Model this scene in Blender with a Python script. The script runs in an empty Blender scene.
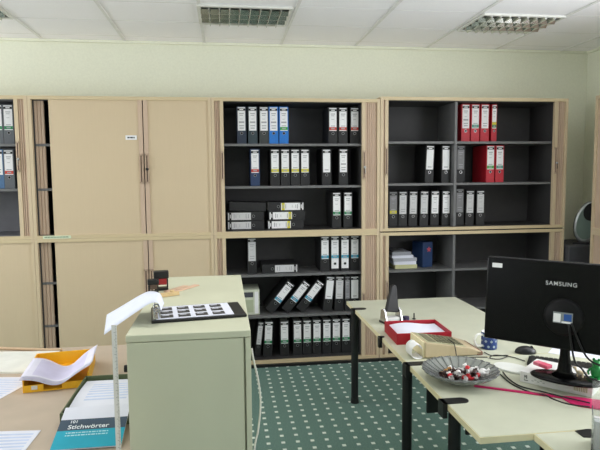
import bpy, math, random
from mathutils import Vector, Matrix
random.seed(7)
PI = math.pi
COL = bpy.context.scene.collection
scene = bpy.context.scene

# ------------------------------------------------------------------ camera basis (600x450 frame)
FPX, YAW, PITCH, ROLL, CAMZ = 560.0, 0.1347, 0.089, -0.0082, 1.667
Fv = Vector((math.sin(YAW)*math.cos(PITCH), math.cos(YAW)*math.cos(PITCH), -math.sin(PITCH)))
R0 = Vector((math.cos(YAW), -math.sin(YAW), 0)); U0 = R0.cross(Fv)
Rv = R0*math.cos(ROLL) + U0*math.sin(ROLL); Uv = U0*math.cos(ROLL) - R0*math.sin(ROLL)
EYE = Vector((0, 0, CAMZ))
def at(u, v, x=None, y=None, z=None):
    """surveyed photo point on the plane x=, y= or z= of the room"""
    d = Fv + Rv*((u-300)/FPX) - Uv*((v-225)/FPX)
    if z is not None: k = (z-EYE.z)/d.z
    elif y is not None: k = (y-EYE.y)/d.y
    else: k = (x-EYE.x)/d.x
    return EYE + d*k
def dep(u, v, d):
    return EYE + (Fv + Rv*((u-300)/FPX) - Uv*((v-225)/FPX))*d

# ------------------------------------------------------------------ materials
def lin(c):
    c = c/255.0
    return c/12.92 if c <= .04045 else ((c+.055)/1.055)**2.4
def rgba(c): return (lin(c[0]), lin(c[1]), lin(c[2]), 1)
MATS = {}
def mat(name, c, rough=.5, metal=0.0, noise=12.0, amt=.06, bump=0.0, trans=0.0, coat=0.0, stretch=(1,1,1), ior=1.45, spec=.5):
    if name in MATS: return MATS[name]
    m = bpy.data.materials.new(name); m.use_nodes = True
    nt = m.node_tree; N = nt.nodes; L = nt.links
    b = N['Principled BSDF']
    b.inputs['Roughness'].default_value = rough; b.inputs['Metallic'].default_value = metal
    b.inputs['Transmission Weight'].default_value = trans; b.inputs['Coat Weight'].default_value = coat
    b.inputs['IOR'].default_value = ior; b.inputs['Specular IOR Level'].default_value = spec
    tc = N.new('ShaderNodeTexCoord'); mp = N.new('ShaderNodeMapping'); mp.inputs['Scale'].default_value = stretch
    nz = N.new('ShaderNodeTexNoise'); nz.inputs['Scale'].default_value = noise; nz.inputs['Detail'].default_value = 4
    L.new(tc.outputs['Object'], mp.inputs['Vector']); L.new(mp.outputs['Vector'], nz.inputs['Vector'])
    rp = N.new('ShaderNodeValToRGB')
    base = rgba(c)
    rp.color_ramp.elements[0].position = .3; rp.color_ramp.elements[1].position = .7
    rp.color_ramp.elements[0].color = tuple(v*(1-amt) for v in base[:3])+(1,)
    rp.color_ramp.elements[1].color = tuple(min(1, v*(1+amt)) for v in base[:3])+(1,)
    L.new(nz.outputs['Fac'], rp.inputs['Fac']); L.new(rp.outputs['Color'], b.inputs['Base Color'])
    if bump:
        bp = N.new('ShaderNodeBump'); bp.inputs['Strength'].default_value = bump; bp.inputs['Distance'].default_value = .002
        L.new(nz.outputs['Fac'], bp.inputs['Height']); L.new(bp.outputs['Normal'], b.inputs['Normal'])
    MATS[name] = m
    return m

wall_m   = mat('wall_paint', (222,224,205), .9, noise=60, amt=.03, bump=.15)
ceil_m   = mat('ceiling_tile', (248,247,250), .9, noise=90, amt=.025, bump=.1)
grid_m   = mat('ceiling_grid', (226,226,224), .6)
beech    = mat('beech_laminate', (200,181,150), .5, noise=9, amt=.012, stretch=(10,10,.5))
beech_e  = mat('beech_edge', (200,182,146), .5, noise=6, amt=.02, stretch=(.6,6,6))
slat_m   = mat('shutter_slats', (192,168,146), .5, noise=8, amt=.03, stretch=(8,8,.5))
dgrey    = mat('interior_grey', (54,53,53), .6, noise=20, amt=.06)
shelf_m  = mat('shelf_metal', (104,104,104), .5, noise=20, amt=.05)
black_m  = mat('black_plastic', (22,22,23), .45)
gap_m    = mat('black_gap', (14,14,14), .8)
chrome   = mat('chrome', (200,200,200), .25, 1.0)
fcab_m   = mat('greygreen_steel', (198,199,174), .55, noise=5, amt=.025)
desk_m   = mat('desk_laminate', (196,198,177), .45, noise=9, amt=.035)
desk_e   = mat('desk_edge', (226,216,178), .5, noise=9, amt=.05)
ldesk_m  = mat('left_desk_laminate', (190,174,156), .5, noise=9, amt=.05)
paper_m  = mat('paper', (222,224,236), .8, noise=14, amt=.02)
print_m  = mat('paper_print', (192,204,230), .8, noise=30, amt=.06)
ink_m    = mat('ink', (70,72,78), .8)
lab_m    = mat('label_white', (226,226,226), .7, noise=30, amt=.03)

def carpet():
    m = bpy.data.materials.new('carpet_dotted'); m.use_nodes = True
    nt = m.node_tree; N = nt.nodes; L = nt.links; b = N['Principled BSDF']
    b.inputs['Roughness'].default_value = .95; b.inputs['Specular IOR Level'].default_value = .1
    tc = N.new('ShaderNodeTexCoord'); sp = N.new('ShaderNodeSeparateXYZ'); L.new(tc.outputs['Object'], sp.inputs[0])
    def ma(op, a, v=None, c=None):
        n = N.new('ShaderNodeMath'); n.operation = op
        L.new(a, n.inputs[0])
        if v is not None:
            if isinstance(v, (int, float)): n.inputs[1].default_value = v
            else: L.new(v, n.inputs[1])
        return n.outputs[0]
    def cell(o, ph, per):
        t = ma('DIVIDE', ma('SUBTRACT', o, ph), per); t = ma('FRACT', ma('ADD', t, .5)); return ma('ABSOLUTE', ma('SUBTRACT', t, .5))
    ax = cell(sp.outputs[0], .338, .0922); ay = cell(sp.outputs[1], 4.739, .0922)
    ix = ma('LESS_THAN', ax, .13); iy = ma('LESS_THAN', ay, .15)
    dot = ma('MULTIPLY', ix, iy)
    nz = N.new('ShaderNodeTexNoise'); nz.inputs['Scale'].default_value = 130; L.new(tc.outputs['Object'], nz.inputs['Vector'])
    rp = N.new('ShaderNodeValToRGB'); rp.color_ramp.elements[0].color = rgba((94,120,111)); rp.color_ramp.elements[1].color = rgba((116,146,136))
    rp.color_ramp.elements[0].position = .3; rp.color_ramp.elements[1].position = .7
    L.new(nz.outputs['Fac'], rp.inputs['Fac'])
    mx = N.new('ShaderNodeMix'); mx.data_type = 'RGBA'
    L.new(dot, mx.inputs[0]); L.new(rp.outputs['Color'], mx.inputs[6]); mx.inputs[7].default_value = rgba((222,232,220))
    L.new(mx.outputs[2], b.inputs['Base Color'])
    bp = N.new('ShaderNodeBump'); bp.inputs['Strength'].default_value = .4; bp.inputs['Distance'].default_value = .003
    L.new(nz.outputs['Fac'], bp.inputs['Height']); L.new(bp.outputs['Normal'], b.inputs['Normal'])
    return m
carpet_m = carpet()

# ------------------------------------------------------------------ mesh building
class MB:
    def __init__(s): s.v = []; s.f = []; s.m = []; s.T = Matrix.Identity(4)
    def add(s, vs, fs, m=0):
        o = len(s.v); s.v += [s.T @ Vector(p) for p in vs]
        for f in fs: s.f.append([o+i for i in f]); s.m.append(m)
    def box(s, x0, x1, y0, y1, z0, z1, m=0):
        vs = [(x0,y0,z0),(x1,y0,z0),(x1,y1,z0),(x0,y1,z0),(x0,y0,z1),(x1,y0,z1),(x1,y1,z1),(x0,y1,z1)]
        s.add(vs, [(0,3,2,1),(4,5,6,7),(0,1,5,4),(1,2,6,5),(2,3,7,6),(3,0,4,7)], m); return s
    def prism(s, pts, z0, z1, m=0, axis='z'):
        n = len(pts)
        if axis == 'z': lo = [(p[0],p[1],z0) for p in pts]; hi = [(p[0],p[1],z1) for p in pts]
        elif axis == 'y': lo = [(p[0],z0,p[1]) for p in pts]; hi = [(p[0],z1,p[1]) for p in pts]
        else: lo = [(z0,p[0],p[1]) for p in pts]; hi = [(z1,p[0],p[1]) for p in pts]
        fs = [tuple(range(n))[::-1], tuple(range(n, 2*n))] + [(i,(i+1)%n,n+(i+1)%n,n+i) for i in range(n)]
        s.add(lo+hi, fs, m); return s
    def lathe(s, prof, n=24, m=0, c=(0,0,0), mod=None):
        vs = []; fs = []
        for i in range(n):
            a = 2*PI*i/n
            for j,(r,z) in enumerate(prof):
                k = mod(a, j) if mod else 1
                vs.append((c[0]+r*k*math.cos(a), c[1]+r*k*math.sin(a), c[2]+z))
        q = len(prof)
        for i in range(n):
            i2 = (i+1) % n
            for j in range(q-1): fs.append((i*q+j, i2*q+j, i2*q+j+1, i*q+j+1))
        s.add(vs, fs, m); return s
    def cyl(s, x, y, z0, z1, r, n=20, m=0, r2=None):
        r2 = r if r2 is None else r2
        return s.lathe([(0.0001,z0),(r,z0),(r2,z1),(.0001,z1)], n, m, (x,y,0))
    def tube(s, pts, r, n=8, m=0, sub=6, flat=1.0):
        P = [Vector(p) for p in pts]; Q = []
        for i in range(len(P)-1):
            p0 = P[max(i-1,0)]; p1 = P[i]; p2 = P[i+1]; p3 = P[min(i+2,len(P)-1)]
            for k in range(sub):
                t = k/sub
                Q.append(.5*((2*p1)+(p2-p0)*t+(2*p0-5*p1+4*p2-p3)*t*t+(3*p1-p0-3*p2+p3)*t**3))
        Q.append(P[-1]); vs = []; fs = []
        for i,q in enumerate(Q):
            d = (Q[min(i+1,len(Q)-1)]-Q[max(i-1,0)]).normalized()
            a = d.cross(Vector((0,0,1)))
            if a.length < 1e-3: a = d.cross(Vector((0,1,0)))
            a.normalize(); b = a.cross(d)
            for k in range(n):
                t = 2*PI*k/n; vs.append(q + a*(r*math.cos(t)) + b*(r*flat*math.sin(t)))
        for i in range(len(Q)-1):
            for k in range(n): fs.append((i*n+k, i*n+(k+1)%n, (i+1)*n+(k+1)%n, (i+1)*n+k))
        fs.append(tuple(range(n))); fs.append(tuple(range((len(Q)-1)*n, len(Q)*n))[::-1])
        s.add(vs, fs, m); return s
    def ball(s, c, rx, ry, rz, m=0, n=16, h=10):
        vs = []; fs = []
        for j in range(h+1):
            t = PI*j/h
            for i in range(n):
                a = 2*PI*i/n; rr = max(math.sin(t), .002)
                vs.append((c[0]+rx*rr*math.cos(a), c[1]+ry*rr*math.sin(a), c[2]+rz*math.cos(t)))
        for j in range(h):
            for i in range(n): fs.append((j*n+i, (j+1)*n+i, (j+1)*n+(i+1)%n, j*n+(i+1)%n))
        s.add(vs, fs, m); return s
    def sheet(s, fn, nu, nv, th, m=0, ms=None):
        """thin solid surface from fn(u,v)->point; ms(u,v) may choose the material of the top face"""
        top = [Vector(fn(i/nu, j/nv)) for i in range(nu+1) for j in range(nv+1)]
        bot = [p - Vector((0,0,th)) for p in top]
        o = len(top); W = nv+1
        for i in range(nu):
            for j in range(nv):
                mm = ms((i+.5)/nu, (j+.5)/nv) if ms else m
                s.add([top[i*W+j], top[(i+1)*W+j], top[(i+1)*W+j+1], top[i*W+j+1]], [(0,1,2,3)], mm)
                s.add([bot[i*W+j], bot[(i+1)*W+j], bot[(i+1)*W+j+1], bot[i*W+j+1]], [(3,2,1,0)], m)
        def rim(ids):
            for a,b in zip(ids, ids[1:]): s.add([top[a], top[b], bot[b], bot[a]], [(0,3,2,1)], m)
        rim([i*W for i in range(nu+1)]); rim([i*W+nv for i in range(nu+1)]); rim(list(range(W))); rim([nu*W+j for j in range(W)])
        return s
    def build(s, name, mats, parent=None, loc=None, smooth=False, bevel=0, rot=None, weld=False):
        me = bpy.data.meshes.new(name); me.from_pydata([tuple(p) for p in s.v], [], s.f)
        if not isinstance(mats, (list, tuple)): mats = [mats]
        for m in mats: me.materials.append(m)
        for p, k in zip(me.polygons, s.m): p.material_index = k; p.use_smooth = smooth
        import bmesh
        bm = bmesh.new(); bm.from_mesh(me)
        if weld or smooth: bmesh.ops.remove_doubles(bm, verts=bm.verts, dist=1e-5)
        bmesh.ops.recalc_face_normals(bm, faces=bm.faces); bm.to_mesh(me); bm.free()
        o = bpy.data.objects.new(name, me); COL.objects.link(o)
        if parent: o.parent = parent
        if loc: o.location = loc
        if rot: o.rotation_euler = rot
        if bevel:
            md = o.modifiers.new('edge', 'BEVEL'); md.width = bevel; md.segments = 2; md.limit_method = 'ANGLE'; md.angle_limit = .7
        return o
def tag(o, label, cat, group=None):
    o['label'] = label; o['category'] = cat
    if group: o['group'] = group
    return o
def thing(name, label, cat, loc=(0,0,0), rz=0, group=None):
    o = bpy.data.objects.new(name, None); COL.objects.link(o); o.empty_display_size = .05
    o.location = loc; o.rotation_euler = (0,0,rz)
    return tag(o, label, cat, group)
def struct(o): o['kind'] = 'structure'; return o
def dup(root):
    r = root.copy(); COL.objects.link(r)
    for ch in list(root.children):
        c = ch.copy(); COL.objects.link(c); c.parent = r
        for g in list(ch.children):
            d = g.copy(); COL.objects.link(d); d.parent = c
    return r
def text_mesh(s, size, ext=.0004, spacing=1.0, bold=0.0):
    cu = bpy.data.curves.new('lettering', 'FONT'); cu.body = s; cu.size = size; cu.extrude = ext
    cu.align_x = 'CENTER'; cu.align_y = 'CENTER'; cu.space_character = spacing; cu.offset = bold
    o = bpy.data.objects.new('lettering', cu); COL.objects.link(o)
    bpy.context.view_layer.update()
    dg = bpy.context.evaluated_depsgraph_get()
    me = bpy.data.meshes.new_from_object(o.evaluated_get(dg))
    bpy.data.objects.remove(o); bpy.data.curves.remove(cu)
    return me
def text_obj(name, s, size, m, parent, mtx, ext=.0004, spacing=1.0, bold=0.0):
    me = text_mesh(s, size, ext, spacing, bold); me.materials.clear(); me.materials.append(m)
    o = bpy.data.objects.new(name, me); COL.objects.link(o); o.parent = parent; o.matrix_local = mtx
    return o

# ------------------------------------------------------------------ room shell
D = 4.771                                  # front plane of the cabinet wall
XL, XR, YB, YW, ZC = -4.5, 3.588, -2.3, 5.221, 2.857
struct(MB().box(XL-.1, XR+.1, YB-.1, YW+.1, -.1, 0).build('floor', carpet_m))
struct(MB().box(XL-.1, XR+.1, YB-.1, YW+.1, ZC, ZC+.1).build('ceiling', ceil_m))
struct(MB().box(XL-.1, XR+.1, YW, YW+.1, 0, ZC).build('wall_back', wall_m))
ADDED_RWY = (0.4, 3.05)  # unseen right-wall window, added to brighten the right side
wr_ = MB().box(XR, XR+.1, YB, ADDED_RWY[0], 0, ZC).box(XR, XR+.1, ADDED_RWY[1], YW, 0, ZC).box(XR, XR+.1, ADDED_RWY[0], ADDED_RWY[1], 0, 1.0).box(XR, XR+.1, ADDED_RWY[0], ADDED_RWY[1], 2.78, ZC)
struct(wr_.build('wall_right', wall_m))
LW = [(-1.6, .35), (.75, 2.4), (2.75, 4.5)]             # windows in the left wall (y ranges)
wl = MB()
wl.box(XL-.1, XL, YB, YW, 0, 1.0).box(XL-.1, XL, YB, YW, 2.78, ZC)
ys = [YB, LW[0][0], LW[0][1], LW[1][0], LW[1][1], LW[2][0], LW[2][1], YW]
for a, b in ((0,1),(2,3),(4,5),(6,7)): wl.box(XL-.1, XL, ys[a], ys[b], 1.0, 2.78)
struct(wl.build('wall_left', wall_m))
BW = [(-2.1, -.1), (.5, 2.5)]
wb = MB(); wb.box(XL, XR, YB-.1, YB, 0, .85).box(XL, XR, YB-.1, YB, 2.6, ZC)
xs = [XL, BW[0][0], BW[0][1], BW[1][0], BW[1][1], XR]
for a, b in ((0,1),(2,3),(4,5)): wb.box(xs[a], xs[b], YB-.1, YB, .85, 2.6)
struct(wb.build('wall_front', wall_m))
frame_m = mat('window_frame', (235,235,232), .4)
wi = 0
for y0, y1 in LW:
    wi += 1; f = MB(); ym = (y0+y1)/2
    for a, b in ((y0,y0+.05),(ym-.03,ym+.03),(y1-.05,y1)): f.box(XL-.09, XL-.03, a, b, 1.0, 2.78)
    f.box(XL-.09, XL-.03, y0, y1, 1.0, 1.05).box(XL-.09, XL-.03, y0, y1, 2.73, 2.78).box(XL-.1, XL+.1, y0-.03, y1+.03, .97, 1.0)
    struct(f.build('window_%d' % wi, frame_m))
wi += 1; f = MB(); y0, y1 = ADDED_RWY  # frame of the added right-hand window
for a, b in ((y0,y0+.05),((y0+y1)/2-.03,(y0+y1)/2+.03),(y1-.05,y1)): f.box(XR+.03, XR+.09, a, b, 1.0, 2.78)
f.box(XR+.03, XR+.09, y0, y1, 1.0, 1.05).box(XR+.03, XR+.09, y0, y1, 2.73, 2.78)
struct(f.build('window_%d' % wi, frame_m))
for x0, x1 in BW:
    wi += 1; f = MB(); xm = (x0+x1)/2
    for a, b in ((x0,x0+.05),(xm-.03,xm+.03),(x1-.05,x1)): f.box(a, b, YB-.09, YB-.03, .85, 2.6)
    f.box(x0, x1, YB-.09, YB-.03, .85, .9).box(x0, x1, YB-.09, YB-.03, 2.55, 2.6)
    struct(f.build('window_%d' % wi, frame_m))
# wall angle under the ceiling and the ceiling grid
struct(MB().box(XL, XR, YW-.022, YW, ZC-.022, ZC-.001).build('trim_1', wall_m))
struct(MB().box(XR-.022, XR, YB, YW-.022, ZC-.022, ZC-.001).build('trim_2', wall_m))
gx = [-2.21+.688*i for i in range(-3, 9)]
gy = [5.04-.49*i for i in range(15)]
g = MB()
for x in gx: g.box(x-.012, x+.012, YB, YW-.022, ZC-.006, ZC-.0005)
struct(g.build('trim_3', grid_m))
g = MB()
for y in gy: g.box(XL, XR-.022, y-.004, y+.004, ZC-.0015, ZC-.0003)
struct(g.build('trim_4', grid_m))
struct(MB().box(XL, XR, YW-.012, YW, .001, .06).build('baseboard_back', black_m))

DAY = (.93, .95, 1.0); LAMP = (1.0, .98, .94)
def area(name, loc, rot, sx, sy, e, col=(1,1,1)):
    l = bpy.data.lights.new(name, 'AREA'); l.shape = 'RECTANGLE'; l.size = sx; l.size_y = sy; l.energy = e; l.color = col
    o = bpy.data.objects.new(name, l); COL.objects.link(o); o.location = loc; o.rotation_euler = rot
# recessed louvre lights; the row by the cabinets is off, the lit row over the desks is unseen, added to even the light
louvre_m = mat('louvre_aluminium', (190,190,186), .18, .95, amt=.03)
well_m = mat('light_well', (44,44,44), .5, 0)
def light(name_label, x0, x1, y0, y1, lit=0):
    t = thing('ceiling_light', name_label, 'ceiling light', ((x0+x1)/2, (y0+y1)/2, ZC-.001), 0, 'recessed louvre lights in the ceiling')
    hx, hy = (x1-x0)/2, (y1-y0)/2
    f = MB()
    for s in (-1, 1):
        f.box(s*hx-.012, s*hx+.012, -hy, hy, -.012, -.001); f.box(-hx, hx, s*hy-.014, s*hy+.014, -.014, -.001)
    f.build('frame', mat('light_frame', (222,222,216), .4), t)
    MB().box(-hx, hx, -hy, hy, -.003, -.0005).build('reflector', well_m, t)
    if lit:
        area('added_lamp_light', (t.location.x, t.location.y, ZC-.05), (0, 0, 0), x1-x0-.06, y1-y0-.06, lit, LAMP)  # added lamp, unseen, to brighten the desk tops and back wall
    l = MB(); nx, ny = 9, 4
    for i in range(1, nx):
        x = -hx + 2*hx*i/nx; l.prism([(x-.002,-.030),(x+.002,-.030),(x+.012,-.004),(x-.012,-.004)], -hy+.012, hy-.012, 0, 'y')
    for j in range(1, ny):
        y = -hy + 2*hy*j/ny; l.prism([(y-.002,-.032),(y+.002,-.032),(y+.022,-.004),(y-.022,-.004)], -hx+.012, hx-.012, 0, 'x')
    l.build('louvre', louvre_m, t)
light('silver louvre ceiling light above the middle cabinet, at top centre of the photo', -.150, .505, 4.075, 4.54)
light('silver louvre ceiling light above the right cabinet', 1.95, 2.60, 4.075, 4.54)
light('louvre ceiling light over the left cabinet, only a sliver in view', -2.20, -1.535, 4.075, 4.54)
light('added lit ceiling light over the left desk, out of view', -2.20, -1.535, 2.115, 2.58, 11)
light('added lit ceiling light over the filing cabinet, out of view', -.150, .505, 2.115, 2.58, 11)
light('added lit ceiling light over the monitor, out of view', 1.95, 2.60, 2.115, 2.58, 6)

# ------------------------------------------------------------------ roller-shutter cabinets
ZM, ZT = 1.164, 2.314
def ribs(mb, x0, x1, z0, z1, y, pitch=.0165, depth=.012, m=0, gap=.004, gd=.006):
    n = max(1, round((x1-x0)/pitch)); p = (x1-x0)/n
    for i in range(n):
        a = x0+i*p
        mb.prism([(a+.0004, y+depth), (a+.0004, y+gd), (a+gap, y), (a+p-gap, y), (a+p-.0004, y+gd), (a+p-.0004, y+depth)], z0, z1, m)
def cabinet(label, x0, x1, z0, z1, ol, o_r, shelves=(), div=None, closed=False, doors=(), lock=None, hz=None, depth=.44, local=False, plinth=False, gapstrip=None, lining=None, spacer=False):
    t = thing('roller_shutter_cabinet', label, 'cabinet', ((x0+x1)/2, D, z0), 0, 'beech roller-shutter office cabinets')
    cx = (x0+x1)/2
    x0 -= cx; x1 -= cx; ol -= cx; o_r -= cx; H = z1-z0
    zb = .05 if plinth else .026
    c = MB()
    c.box(x0, x0+.025, 0, depth, 0, H, 0); c.box(x1-.025, x1, 0, depth, 0, H, 0)
    c.box(x0+.025, x1-.025, 0, depth, H-.028, H, 1); c.box(x0+.025, x1-.025, 0, depth, .014 if plinth else 0, zb, 1)
    c.build('carcass', [beech, beech_e], t)
    i = MB()
    i.box(x0+.025, x1-.025, depth-.012, depth-.002, zb, H-.028)
    i.box(ol-.02, ol, .036, depth-.012, zb, H-.028); i.box(o_r, o_r+.02, .036, depth-.012, zb, H-.028)
    i.box(ol, o_r, .03, depth-.012, H-.034, H-.028)
    i.box(ol, o_r, .03, depth-.012, zb, zb+.004)
    i.build('interior_lining', lining or dgrey, t)
    if plinth: MB().box(x0, x1, -.03, -.0005, 0, .024).build('plinth', black_m, t)
    if spacer: MB().box(x0+.01, x1-.01, .012, depth-.01, H, H+.0108).build('spacer', gap_m, t)
    dv = None
    if div is not None:
        dv = div-cx; MB().box(dv-.011, dv+.011, .035, depth-.012, zb+.004, H-.034).build('divider', shelf_m, t)
    for z in shelves:
        spans = [(ol, o_r)] if dv is None else [(ol, dv-.011), (dv+.011, o_r)]
        for a, b in spans: MB().box(a, b, .045, depth-.012, z-z0-.02, z-z0).build('shelf', [shelf_m], t)
    hz = (z0+H*.58 if hz is None else hz)-z0
    def handle(par, xa, xb, y):
        h = MB(); a = hz-.12; b = hz+.12
        h.box(xa, xb, y-.009, y-.001, a, a+.012, 0).box(xa, xb, y-.009, y-.001, b-.012, b, 0)
        h.box(xa, xa+.005, y-.009, y-.001, a, b, 0).box(xb-.005, xb, y-.009, y-.001, a, b, 0).box(xa+.005, xb-.005, y-.004, y-.0005, a+.012, b-.012, 1)
        h.build('handle', [slat_m, mat('handle_recess', (104,86,72), .7)], par)
    if not closed:
        for (a, b, s) in ((x0+.025, ol, 'l'), (o_r, x1-.025, 'r')):
            if b-a < .02: continue
            m = MB()
            lead = .03
            if s == 'l': ribs(m, a, b-lead, zb, H-.028, .014); m.box(b-lead, b, .006, .036, zb, H-.028, 1)
            else: ribs(m, a+lead, b, zb, H-.028, .014); m.box(a, a+lead, .006, .036, zb, H-.028, 1)
            sh = m.build('shutter', [slat_m, beech], t)
            ha = b-.026 if s == 'l' else a+.006
            handle(sh, ha, ha+.020, .006)
            if lock == s:
                k = MB(); k.T = Matrix.Translation((a+.02 if s == 'r' else b-.02, .006, hz-.02)) @ Matrix.Rotation(PI/2, 4, 'X')
                k.lathe([(.0001,.022),(.011,.022),(.012,0)], 16); k.T = Matrix.Identity(4)
                k.box((a+.018 if s == 'r' else b-.022), (a+.022 if s == 'r' else b-.018), -.03, -.016, hz-.075, hz-.015)
                k.build('lock', chrome, sh)
    else:
        for (a, b, hs) in doors:
            a -= cx; b -= cx
            m = MB(); n = 1
            lead = .035
            if hs == 'r': m.box(a, b-lead, .012, .024, zb, H-.028); m.box(b-lead, b, .004, .03, zb, H-.028, 1)
            else: m.box(a+lead, b, .012, .024, zb, H-.028); m.box(a, a+lead, .004, .03, zb, H-.028, 1)
            sh = m.build('shutter', [beech, slat_m], t)
            ha = b-.030 if hs == 'r' else a+.008
            handle(sh, ha, ha+.022, .004)
            if lock == hs:
                k = MB(); k.T = Matrix.Translation((a+.02 if hs == 'l' else b-.02, .004, hz-.005)) @ Matrix.Rotation(PI/2, 4, 'X')
                k.lathe([(.0001,.024),(.011,.024),(.012,0)], 16); k.build('lock', black_m, sh)
        if gapstrip:
            a, b = gapstrip; m = MB(); ribs(m, a-cx, b-cx, zb, H-.028, .05, pitch=.025); m.build('shutter_edge', slat_m, t)
    return t
up = 'upper'
S1, S2 = 1.936, 1.575
cabinet('open-fronted upper beech cabinet holding a few binders, cut by the left edge', -2.72, -1.536, ZM+.001, ZT, -2.6, -1.640, (S1, S2), lock='r', lining=mat('lining_light_grey', (104,104,108), .6))
cabinet('closed lower beech cabinet at the left edge, beneath the one holding binders', -2.72, -1.536, 0, ZM, -2.6, -1.56, (.8, .44), closed=True, doors=((-2.695,-2.13,'r'),(-2.13,-1.561,'l')), plinth=True)
C1 = cabinet('upper beech cabinet with closed shutters and a small white sticker', -1.534, -.091, ZM+.001, ZT, -1.50, -.12, (S1, S2), closed=True, doors=((-1.378,-.649,'r'),(-.641,-.116,'l')), lock='l', hz=1.73, gapstrip=(-1.505,-1.425))
C1b = cabinet('lower beech cabinet with closed shutters, behind the yellow tray', -1.534, -.091, 0, ZM, -1.50, -.12, (.8, .44), closed=True, doors=((-1.378,-.640,'r'),(-.632,-.116,'l')), hz=.77, plinth=True, gapstrip=(-1.505,-1.418))
cabinet('open upper beech cabinet holding three rows of binders, two of them blue', -.089, 1.354, ZM+.001, ZT, .009, 1.197, (S1, S2), lock='r', hz=1.75)
cabinet('open lower beech cabinet with leaning and upright binders, behind the filing cabinet', -.089, 1.354, 0, ZM, .009, 1.197, (.806, .440), plinth=True, hz=.5)
cabinet('open upper beech cabinet with red and black binders and a centre divider', 1.358, 3.109, ZM+.001, ZT+.022, 1.430, 2.985, (1.955, 1.585), div=2.06, lock='r', hz=1.78)
cabinet('open lower cabinet with dark shelves, a paper stack and a blue box, behind the monitor', 1.358, 3.109, 0, ZM-.010, 1.440, 2.985, (.806, .44), div=2.06, plinth=True, hz=.6, spacer=True)
# sticker and shelf strip on the closed cabinet
st = MB(); p = at(131, 137.5, y=D); q = C1.location
st.box(-.045, .045, -.002, 0, -.018, .018, 0)
for a, b in ((-.03,-.012),(-.008,.014),(.018,.028)): st.box(a, b, -.0026, -.002, -.006, .006, 1)
st.build('sticker', [lab_m, ink_m], C1, (p.x-q.x, .010, p.z-q.z))['label'] = 'small white sticker with dark writing'
p0 = at(43, 235, y=D); p1 = at(71, 235, y=D)
ls = MB().box(0, p1.x-p0.x, -.0022, -.0005, -.012, .012, 0)
n = 16
for i in range(n):
    a = .012+(p1.x-p0.x-.03)*i/n; ls.box(a, a+.009, -.003, -.0022, -.004, .005, 1)
ls.build('label_strip', [mat('pale_strip', (206,218,190), .7), mat('strip_ink', (120,135,110), .8)], C1, (p0.x-q.x, 0, .013))['label'] = 'pale printed label strip'

# cabinet on the right wall (faces left): same kind, turned
def side_cab(label, z0, z1, plinth):
    t = thing('roller_shutter_cabinet', label, 'cabinet', (3.14, 4.44, z0), -PI/2, 'beech roller-shutter office cabinets')
    H = z1-z0; W = 1.3; c = MB()
    c.box(0, .025, 0, .44, 0, H).box(W-.025, W, 0, .44, 0, H).box(.025, W-.025, 0, .44, H-.028, H).box(.025, W-.025, 0, .44, 0, .03).box(.025, W-.025, .43, .44, .03, H-.028)
    c.build('carcass', beech, t)
    m = MB(); ribs(m, .025, W*.5-.02, .03, H-.028, .014); m.box(W*.5-.02, W*.5+.02, .008, .03, .03, H-.028); ribs(m, W*.5+.02, W-.025, .03, H-.028, .014)
    sh = m.build('shutter', slat_m, t)
    MB().box(W*.5-.01, W*.5+.01, -.004, .008, H*.5-.1, H*.5+.1).build('handle', gap_m, sh)
side_cab('upper beech cabinet on the right wall, a sliver at the right edge', ZM+.001, ZT, False)
side_cab('lower beech cabinet on the right wall, under a matching one', 0, ZM, True)

# ------------------------------------------------------------------ lever arch binders
cov = {'black': mat('binder_black', (30,30,31), .6, noise=60, amt=.12), 'navy': mat('binder_navy', (38,58,92), .6, noise=60, amt=.08),
       'dark navy': mat('binder_dark_navy', (42,52,68), .6, noise=60, amt=.08), 'dark teal': mat('binder_dark_teal', (46,60,66), .6, noise=60, amt=.08), 'dark grey': mat('binder_dark_grey', (56,60,60), .6, noise=60, amt=.08),
       'blue': mat('binder_blue', (28,110,190), .5, noise=60, amt=.06), 'red': mat('binder_red', (178,28,44), .5, noise=60, amt=.06),
       'grey': mat('binder_grey', (92,96,100), .6, noise=60, amt=.06), 'steel blue': mat('binder_steel_blue', (70,104,140), .6, noise=60, amt=.06)}
bandm = {'red': mat('band_red', (190,60,44), .6), 'yellow': mat('band_yellow', (205,196,50), .6), 'green': mat('band_green', (40,130,80), .6),
         'blue': mat('band_blue', (50,150,180), .6), 'bright green': mat('band_bright_green', (60,160,60), .6), 'teal': mat('band_teal', (70,150,130), .6)}
lab_grey = mat('label_grey', (196,196,196), .7, noise=30, amt=.03)
lab_dim = mat('label_dim', (128,128,130), .7, noise=30, amt=.03)
inkl = mat('label_ink', (160,160,164), .8)
page_m = mat('binder_pages', (196,196,190), .8, noise=80, amt=.08, stretch=(20,1,1))
ring_m = mat('ring_metal', (150,150,150), .35, .9)
BH, BD = .318, .285
protos = {}
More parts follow.
